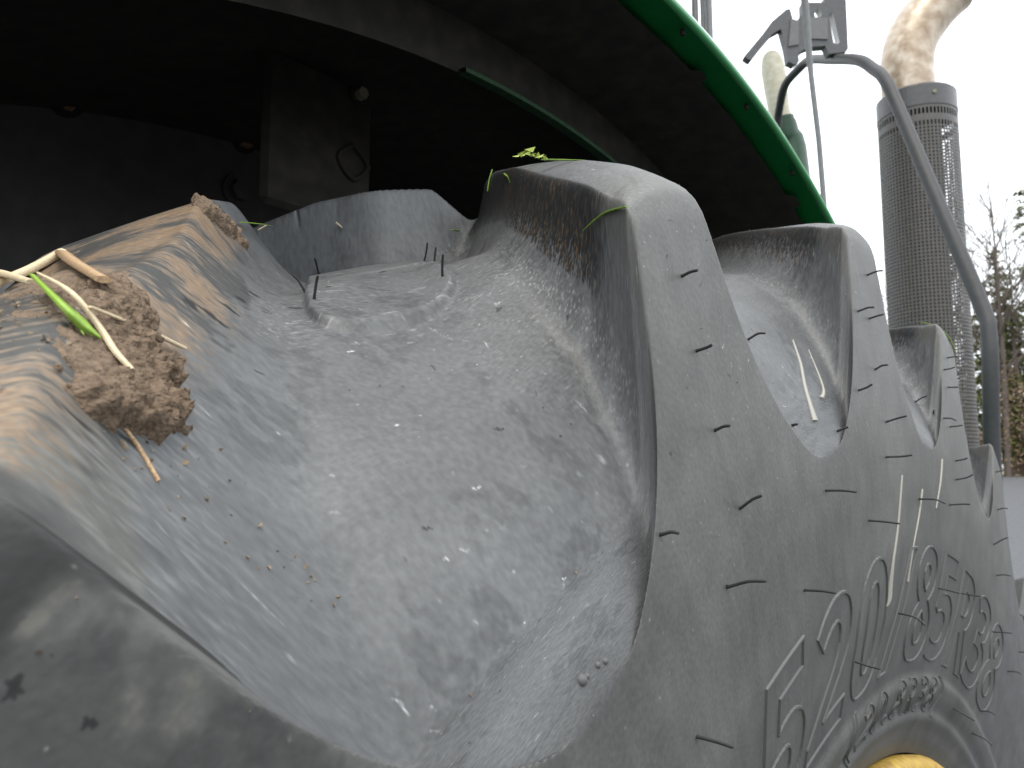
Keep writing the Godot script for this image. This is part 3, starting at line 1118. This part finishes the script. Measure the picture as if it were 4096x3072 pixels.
# an outline in a plane given by an origin and two axes, extruded
func extruded(outline: PackedVector2Array, holes: Array, at: Vector3, right: Vector3, depth: float) -> Node3D:
	var c := CSGPolygon3D.new()
	c.polygon = outline
	c.depth = depth
	for h in holes:
		var k := CSGPolygon3D.new()
		k.polygon = h
		k.depth = depth * 3.0
		k.position.z = depth
		k.operation = CSGShape3D.OPERATION_SUBTRACTION
		c.add_child(k)
	c.transform = Transform3D(Basis(right, Vector3.UP, right.cross(Vector3.UP)), at)
	return c


func make_bracket(tractor: Node3D) -> void:
	# outline in centimetres, seen from behind the tractor; origin at its left foot
	var dark := weathered(Color(0.05, 0.052, 0.058), Color(0.08, 0.082, 0.088), 8.0, 0.45, 55)
	var right := Vector3(0.766, 0, -0.643).normalized()
	var at := Vector3(-.469, 2.825, -1.585)
	var k := 2.3 / 3063.0
	var frame := PackedVector2Array()
	for q in [[175, -10], [198, -22], [218, -8], [216, 25], [240, 42], [262, 52], [325, 57], [340, 22], [408, 32], [417, 45], [418, 262], [330, 262], [328, 242], [240, 242], [240, 195], [205, 150], [190, 215], [175, 212], [115, 160], [75, 105], [0, 14], [12, 2], [25, -4], [70, 55], [115, 108], [150, 128], [165, 60]]:
		frame.append(Vector2(q[0], q[1]) * k)
	var slot := PackedVector2Array()
	for q in [[360, 70], [376, 64], [384, 72], [362, 200], [352, 202], [346, 190]]: slot.append(Vector2(q[0], q[1]) * k)
	var gap := PackedVector2Array()
	for q in [[290, 178], [312, 180], [318, 196], [306, 222], [288, 198]]: gap.append(Vector2(q[0], q[1]) * k)
	var b := extruded(frame, [slot, gap], at, right, .028)
	b.name = "mirror_bracket"
	(b as CSGPolygon3D).material = dark
	tractor.add_child(b)
	var plates := weathered(Color(0.09, 0.092, 0.095), Color(0.13, 0.132, 0.136), 8.0, 0.5, 56)
	for q in [[[176, 52], [218, 60], [222, 160], [190, 170]], [[262, 85], [335, 82], [338, 172], [258, 176]]]:
		var o := PackedVector2Array()
		for e in q: o.append(Vector2(e[0], e[1]) * k)
		var p := extruded(o, [], Vector3(0, 0, .006), Vector3.RIGHT, .012)
		p.name = "bracket_plate"
		(p as CSGPolygon3D).material = plates
		p.transform = Transform3D(Basis.IDENTITY, Vector3(0, 0, .004))
		b.add_child(p, true)


func hairs(tyre: Node3D) -> void:
	var mat := paint(Color(0.022, 0.022, 0.024), 0.55)
	# phi, s, then the tip in millimetres: forwards, along the section, out of the rubber
	var list := [-16.22, -0.0404, 2.2, -2.1, 15.3, -22.52, 0.0712, 0.3, -0.2, 9.8, -24.98, 0.1264, 0.4, -0.3, 9.2, -17.30, 0.0784, 1.9, -2.0, 10.1, -20.42, 0.1288, 1.5, -1.7, 9.6, -12.92, 0.0052, -0.9, 2.1, 14.9, -19.22, 0.2752, 0.0, 0.5, 7.0, -19.46, 0.3040, 0.1, 1.1, 6.9, -19.58, 0.3352, 0.2, 0.9, 6.6, -11.12, 0.2116, 0.8, -3.5, 8.8, -1.58, 0.2716, -0.1, 0.4, 9.4, -3.86, 0.2992, -0.0, 0.2, 9.3, -2.30, 0.3016, -0.1, 0.9, 8.7, -2.60, 0.3340, -0.1, 1.4, 8.0, -5.60, 0.3472, -0.1, 2.4, 7.9, -1.88, 0.3664, -0.1, 2.5, 12.2, -2.48, 0.3880, 0.0, 0.8, 14.7, -8.66, 0.3424, 0.0, -0.3, 6.2, -12.56, 0.2872, -0.5, -0.7, 2.8, 11.85, 0.2212, 0.6, -2.2, 9.9, 14.70, 0.2716, 0.1, -0.2, 7.8, 13.20, 0.2908, -0.3, 0.8, 8.5, 13.80, 0.3040, 0.2, -0.7, 7.9, 11.55, 0.3400, -1.2, -3.4, 8.9, 13.20, 0.3412, -0.1, 0.3, 9.3, 11.70, 0.2584, -0.4, -0.7, 4.3, 14.25, 0.3664, -0.5, 1.7, 8.6, -19.22, 0.3688, 1.6, 4.3, 9.5, -23.72, 0.352, 0.0, 0.3, 7.0, -21.08, 0.3904, 1.5, 2.8, 15.2, -14.96, 0.4270, 0.3, 0.6, 13.8, -11.54, 0.3916, -0.2, -0.7, 14.6, -5.96, 0.4210, -0.1, -0.3, 16.1, 3.90, 0.4150, 0.0, -1.9, 16.3, 11.85, 0.4090, -0.2, 1.4, 14.1, 13.95, 0.3832, -1.0, 4.0, 12.5, 1.20, 0.4900, -0.4, -2.1, 17.1, -7.16, 0.4990, 0.4, 1.0, 14.1, -24.44, 0.4240, -0.1, -0.1, 13.1, 10.80, 0.4750, 0.0, -0.2, 14.5, 17.40, 0.4690, -0.2, 1.2, 15.6, 30.00, 0.4630, -1.0, 3.0, 15.9, 23.70, 0.5560, -0.0, 0.0, 17.2, 33.30, 0.5290, -0.3, 1.0, 12.2, 32.10, 0.5560, 0.1, -0.5, 17.8, 37.95, 0.4630, -0.3, 0.7, 11.8, 27.60, 0.3856, -2.7, 6.3, 12.3, 31.0, 0.28, 0.2, 1.0, 9.0, 30.4, 0.33, 0.2, 1.2, 9.0, 29.0, 0.41, 0.1, 1.0, 12.0, 46.0, 0.30, 0.0, 0.5, 9.0, 44.0, 0.36, 0.0, 0.5, 11.0, 41.0, 0.42, 0.1, 0.4, 13.0]
	rng.seed = 5
	for i in range(0, list.size(), 5):
		var phi: float = list[i]
		var s: float = list[i + 1]
		var n := skin_normal(phi, s)
		var base := surface(phi, s)
		var fwd := surface(phi + 0.1, s) - base
		fwd = (fwd - n * fwd.dot(n)).normalized()
		var outw := n.cross(fwd)
		if outw.dot(surface(phi, s + 0.002) - base) > 0.0: outw = -outw
		var tip: Vector3 = base + (fwd * list[i + 2] + outw * list[i + 3] + n * list[i + 4]) * 0.001
		var len_ := base.distance_to(tip)
		var mid := base.lerp(tip, 0.5) + n * len_ * rng.randf_range(0.04, 0.14) + Vector3(0, rng.randf_range(-0.05, 0.12), 0) * len_
		var r := 0.00062 if s > 0.2 or s < 0.0 else 0.00055
		put("rubber_hair", tube(curve([base - n * 0.0006, base + n * 0.0006, mid, tip], 3), [r * 2.4, r * 1.7, r * 1.3, r * 1.1, r, r, r, r, r, r * 0.8], 7), mat, tyre)
	# blunt moulding nubs on the lips of the nearest void
	for q in [[-27.92, .3424, .0019], [-27.75, .3445, .0010], [-27.32, .3472, .0011], [-27.08, .352, .0011], [-33.44, .292, .0009], [-33.26, .2896, .0007]]:
		var base := surface(q[0], q[1])
		var n := skin_normal(q[0], q[1])
		var r: float = q[2]
		var dome := SphereMesh.new()
		dome.radius = r
		dome.height = r * 2.0
		dome.radial_segments = 20
		dome.rings = 10
		var nub := put("moulding_nub", dome, paint(Color(0.082, 0.083, 0.086), 0.6), tyre)
		nub.transform = Transform3D(Basis(n.cross(Vector3.UP).normalized(), n, n.cross(n.cross(Vector3.UP)).normalized()).orthonormalized(), base - n * r * 0.25)


# ---------------------------------------------------------------- things lying on the tyre
func strand(called: String, label: String, category: String, group: String, points: Array, radii: Array, mat: Material, squash := 0.4) -> Node3D:
	var at: Vector3 = points[0]
	var local := []
	for p in points: local.append(p - at)
	var path := curve(local, 5)
	var rr := []
	for i in path.size():
		var f := float(i) / (path.size() - 1) * (radii.size() - 1)
		var j := mini(int(f), radii.size() - 2)
		rr.append(lerpf(radii[j], radii[j + 1], f - j))
	var o := put(called, tube(path, rr, 8, squash), mat)
	o.position = at
	return tag(o, label, category, group)


func mud_patch(called: String, label: String, phi0: float, phi1: float, s0: float, s1: float, n: int, shape: Callable, mat: Material) -> void:
	var at := surface((phi0 + phi1) / 2, (s0 + s1) / 2)
	var p := PackedVector3Array()
	var keep := PackedByteArray()
	for i in n + 1:
		for j in n + 1:
			var phi := lerpf(phi0, phi1, float(i) / n)
			var s := lerpf(s0, s1, float(j) / n)
			var base := surface(phi, s)
			var d := at_depth
			var v := at_void
			var h: float = shape.call(base, s, d, v, phi)
			keep.append(1 if h > 0.0 else 0)
			p.append(base + skin_normal(phi, s) * maxf(h, -0.0012) - at)
	var st := SurfaceTool.new()
	st.begin(Mesh.PRIMITIVE_TRIANGLES)
	st.set_smooth_group(0)
	for q in p: st.add_vertex(q)
	for i in n:
		for j in n:
			var a := i * (n + 1) + j
			if keep[a] or keep[a + 1] or keep[a + n + 1] or keep[a + n + 2]:
				for k in [a, a + 1, a + n + 1, a + 1, a + n + 2, a + n + 1]: st.add_index(k)
	st.generate_normals()
	var o := put(called, st.commit(), mat)
	o.position = at
	tag(o, label, "mud")


func make_small_things() -> void:
	var mud := weathered(Color(0.085, 0.058, 0.038), Color(0.24, 0.178, 0.125), 45.0, 0.95, 61, 0.10)
	var lumps := noise(71, 900.0, 5)
	var edge := noise(72, 130.0, 4)
	var clods := noise(73, 330.0, 4)
	var lower := [[.150, .06], [.158, .14], [.166, .28], [.170, .32], [.178, .30], [.183, .42], [.188, .46], [.193, .49], [.199, .47], [.204, .37], [.208, .24], [.212, .08]]
	var clod := func(base: Vector3, s: float, d: float, _v: float, _phi: float) -> float:
		var e := edge.get_noise_3dv(base)
		var close := (table(lower, s, 1) - d) * 7.0
		var inside := minf(minf(close, (d - table([[.150, .10], [.158, .11], [.180, .09], [.192, .09], [.204, .14], [.209, .20]], s, 1)) * 9.0 + 0.05), minf((s - 0.152) * 70.0, (0.213 - s) * 90.0)) + e * 0.8
		if inside < 0.0 or d < 0.005: return -1.0
		var bulge := smoothstep(2.4, 0.4, close) * smoothstep(0.160, 0.186, s)
		var thick := 0.0005 + 0.0050 * bulge
		return thick * smoothstep(0.0, 0.4, inside) + (lumps.get_noise_3dv(base) * 0.7 + clods.get_noise_3dv(base)) * (0.0007 + 0.0028 * bulge) * smoothstep(0.05, 0.6, inside)
	mud_patch("mud_clump", "thick crumbly brown mud caked on the flank of the nearest lug", -34.0, -29.8, 0.146, 0.216, 250, clod, mud)
	var crumb := func(base: Vector3, _s: float, _d: float, _v: float, _phi: float) -> float:
		var line := Vector3(0.0885, 1.7180, 0.3765)
		var line2 := Vector3(0.0740, 1.7150, 0.3510)
		var t := clampf((base - line).dot(line2 - line) / (line2 - line).length_squared(), 0.0, 1.0)
		var dist := base.distance_to(line.lerp(line2, t))
		var inside := 0.0065 + edge.get_noise_3dv(base) * 0.006 - dist
		if inside < 0.0: return -1.0
		return minf(inside * 0.9, 0.004) + lumps.get_noise_3dv(base) * 0.0026
	mud_patch("mud_clump", "small crumbly mud lump on the inner end of the nearest lug", -26.0, -21.0, 0.02, 0.095, 140, crumb, mud)

	var straw := weathered(Color(0.52, 0.40, 0.24), Color(0.80, 0.70, 0.50), 150.0, 0.7, 62)
	var stained := weathered(Color(0.20, 0.10, 0.045), Color(0.62, 0.48, 0.30), 170.0, 0.75, 63)
	var fresh := weathered(Color(0.16, 0.30, 0.03), Color(0.30, 0.44, 0.07), 120.0, 0.5, 64)
	fresh.backlight = Color(0.25, 0.35, 0.08)
	var bent := thing("straw", "thick bent straw stalk lying over the nearest lug's top edge", "straw", Vector3(0.0943, 1.6845, 0.4347), "straws on the nearest lug")
	put("stalk", tube(curve([Vector3(.0180, -.0250, .0320), Vector3(.0130, -.0185, .0240), Vector3(.0070, -.0100, .0120), Vector3(0, 0, 0)], 4), [.0026, .0026, .0027, .0028, .0028, .0024], 9, .6), straw, bent)
	put("stalk", tube(curve([Vector3(0, 0, 0), Vector3(.0670, -.0195, .0200), Vector3(.1111, -.0335, .0290)], 5), [.0022, .0026, .0027, .0026, .0026, .0025, .0024, .0023, .0022], 9, .4), stained, bent)
	strand("straw", "short pale straw stub at the picture's left edge, over the bent stalk", "straw", "straws on the nearest lug", [Vector3(0.1000, 1.6690, 0.4640), Vector3(0.1060, 1.6703, 0.4580), Vector3(0.1231, 1.6651, 0.4526)], [.0024, .0024, .0022], straw, .5)
	strand("straw", "thin curved pale straw arching down over the mud clump", "straw", "straws on the nearest lug", [Vector3(0.1963, 1.6520, 0.4748), Vector3(0.2129, 1.6450, 0.4730), Vector3(0.2147, 1.6375, 0.4673), Vector3(0.2190, 1.6320, 0.4655), Vector3(0.2219, 1.6280, 0.4630)], [.0004, .0008, .0010, .0010, .0008], straw, .5)
	strand("straw", "long thin straw pointing right from the mud over the void", "straw", "straws on the nearest lug", [Vector3(0.2153, 1.6420, 0.4700), Vector3(0.2113, 1.6408, 0.4613), Vector3(0.2064, 1.6392, 0.4508), Vector3(0.2023, 1.6373, 0.4412)], [.0006, .0008, .0010, .0008], straw, .5)
	strand("straw", "rust spotted straw hanging below the mud clump", "straw", "straws on the nearest lug", [Vector3(0.2332, 1.6140, 0.4685), Vector3(0.2325, 1.6099, 0.4651), Vector3(0.2357, 1.6033, 0.4624)], [.0006, .0008, .0008], stained, .5)
	var blades := "grass blades on the tread"
	strand("grass_blade", "broad fresh green blade lying on the caked mud", "grass blade", blades, [Vector3(0.1978, 1.6510, 0.4764), Vector3(0.2161, 1.6415, 0.4760), Vector3(0.2180, 1.6374, 0.4724), Vector3(0.2172, 1.6349, 0.4680)], [.0008, .0014, .0017, .0002], fresh, .25)
	strand("grass_blade", "small split green blade under the broad one on the mud", "grass blade", blades, [Vector3(0.2165, 1.6390, 0.4751), Vector3(0.2168, 1.6374, 0.4734), Vector3(0.2190, 1.6348, 0.4722)], [.0005, .0008, .0004], fresh, .25)
	strand("grass_blade", "green blade leaning across the middle lug behind the mud", "grass blade", blades, [Vector3(0.0548, 1.7275, 0.3410), Vector3(0.0375, 1.7353, 0.3208), Vector3(0.0190, 1.7430, 0.3000)], [.0012, .0012, .0002], fresh, .25)
	strand("grass_blade", "upright green blade at the inner end of the big lug", "grass blade", blades, [Vector3(0.0748, 1.7845, 0.1795), Vector3(0.0758, 1.7922, 0.1789), Vector3(0.0775, 1.7990, 0.1780)], [.0012, .0014, .0009], fresh, .25)
	strand("grass_blade", "short pale green blade stuck flat on the big lug's dark flank", "grass blade", blades, [Vector3(0.1171, 1.7758, 0.2125), Vector3(0.1271, 1.7685, 0.2195), Vector3(0.1345, 1.7615, 0.2265)], [.0008, .0012, .0009], fresh, .25)
	strand("grass_blade", "green blade lying along the big lug's crest", "grass blade", blades, [Vector3(0.1733, 1.7574, 0.2499), Vector3(0.1801, 1.7580, 0.2415), Vector3(0.1883, 1.7580, 0.2342)], [.0007, .0010, .0004], fresh, .3)
	strand("grass_blade", "curved green blade with brown tip at the big lug's outer corner", "grass blade", blades, [Vector3(0.2256, 1.7005, 0.2909), Vector3(0.2374, 1.7024, 0.2968), Vector3(0.2470, 1.7012, 0.3031), Vector3(0.2585, 1.6979, 0.3111)], [.0002, .0007, .0010, .0007], fresh, .3)
	strand("grass_blade", "thin green blade lying level in the gap left of the big lug", "grass blade", blades, [Vector3(0.0258, 1.7655, 0.1821), Vector3(0.0316, 1.7690, 0.1723), Vector3(0.0356, 1.7700, 0.1650)], [.0010, .0012, .0008], fresh, .3)
	strand("grass_blade", "pale green blade on the outer corner of the third lug", "grass blade", blades, [surface(15.1, .214) + skin_normal(15.1, .214) * .0035, surface(15.5, .224) + skin_normal(15.5, .224) * .0022, surface(16.1, .238) + skin_normal(16.1, .238) * .0015, surface(16.6, .254) + skin_normal(16.6, .254) * .003], [.0007, .0011, .0008], fresh, .3)
	strand("straw_chip", "pale straw chip on the face of the middle lug", "straw chip", "chips on the middle lug", [Vector3(-0.0040, 1.7650, 0.2394), Vector3(-0.0006, 1.7616, 0.2376)], [.0012, .0010], straw, .4)
	strand("straw_chip", "slim straw splinter beside the blade on the middle lug", "straw chip", "chips on the middle lug", [Vector3(0.0298, 1.7348, 0.3162), Vector3(0.0240, 1.7405, 0.3080)], [.0006, .0005], straw, .4)
	# torn bit of leaf on the crest
	var leaf := SurfaceTool.new()
	leaf.begin(Mesh.PRIMITIVE_TRIANGLES)
	leaf.set_smooth_group(-1)
	rng.seed = 77
	for i in 9:
		var c := Vector3(i * .0014 - .006, .001 + .003 * exp(-pow(i - 3.0, 2.0) / 6.0), -i * .0011 + .006)
		for k in 2:
			leaf.add_vertex(c + Vector3(rng.randf_range(-.003, .0), rng.randf_range(-.001, .002), rng.randf_range(-.001, .003)))
			leaf.add_vertex(c + Vector3(rng.randf_range(.0, .003), rng.randf_range(-.001, .003), rng.randf_range(-.003, .001)))
			leaf.add_vertex(c + Vector3(rng.randf_range(-.002, .002), rng.randf_range(-.002, .001), rng.randf_range(-.002, .002)))
	leaf.generate_normals()
	var pale := weathered(Color(0.30, 0.40, 0.06), Color(0.45, 0.52, 0.12), 100.0, 0.6, 65)
	pale.cull_mode = BaseMaterial3D.CULL_DISABLED
	var torn := put("leaf_scrap", leaf.commit(), pale)
	torn.position = Vector3(0.146, 1.7735, 0.221)
	tag(torn, "torn yellow green leaf scrap on the big lug's crest", "leaf")

	# bird droppings run down the rubber
	var white := paint(Color(0.32, 0.315, 0.285), 0.6)
	for q in [["long white bird dropping running down the second void", [[-6.9, .2136, .0006], [-8.2, .224, .0010], [-9.3, .232, .0012], [-10.0, .256, .0014], [-10.5, .30, .0020]]], ["short white dripping right of the long one in the second void", [[-6.1, .2188, .0004], [-7.4, .234, .0008], [-8.4, .248, .0016]]], ["white dropping streak through the sidewall's zero", [[0.1, .400, .0009], [-.8, .430, .0009], [-1.6, .452, .0011], [-1.9, .474, .0026], [-2.0, .480, .0008]]], ["fine white streak left of the slash on the sidewall", [[4.4, .408, .0010], [3.8, .425, .0008], [2.6, .447, .0006], [2.2, .470, .0012]]], ["pale streak beside the figure eight on the sidewall", [[9.8, .378, .0010], [9.2, .395, .0009], [8.0, .418, .0005]]]]:
		var pts := []
		var rr := []
		for e in q[1]:
			pts.append(surface(e[0], e[1]) + skin_normal(e[0], e[1]) * 0.0004)
			rr.append(e[2])
		strand("bird_dropping", q[0], "bird dropping", "bird droppings on the tyre", pts, rr, white, .45)

	# soil crumbs scattered over the treads
	rng.seed = 91
	var bits := SurfaceTool.new()
	bits.begin(Mesh.PRIMITIVE_TRIANGLES)
	bits.set_smooth_group(-1)
	for i in 420:
		var near_mud := rng.randf() < 0.3
		var phi := rng.randf_range(-33.0, -31.0) if near_mud else rng.randf_range(-38.0, 16.0)
		var s := rng.randf_range(0.165, 0.215) if near_mud else rng.randf_range(-0.03, 0.33)
		var n := skin_normal(phi, s)
		var at := surface(phi, s) + n * 0.0002
		var z := rng.randf_range(0.0002, 0.0007) * (1.0 + float(near_mud) * 0.7)
		var c := []
		for k in 4: c.append(at + Vector3(rng.randf_range(-1, 1), rng.randf_range(-1, 1), rng.randf_range(-1, 1)) * z)
		for f in [[0, 1, 2], [0, 2, 3], [0, 3, 1], [1, 3, 2]]:
			for k in f: bits.add_vertex(c[k])
	bits.generate_normals()
	var soil := weathered(Color(0.12, 0.09, 0.06), Color(0.30, 0.24, 0.17), 120.0, 0.95, 66)
	soil.cull_mode = BaseMaterial3D.CULL_DISABLED
	tag(put("soil_crumbs", bits.commit(), soil), "fine soil crumbs scattered over the tread", "crumbs", "", "stuff")
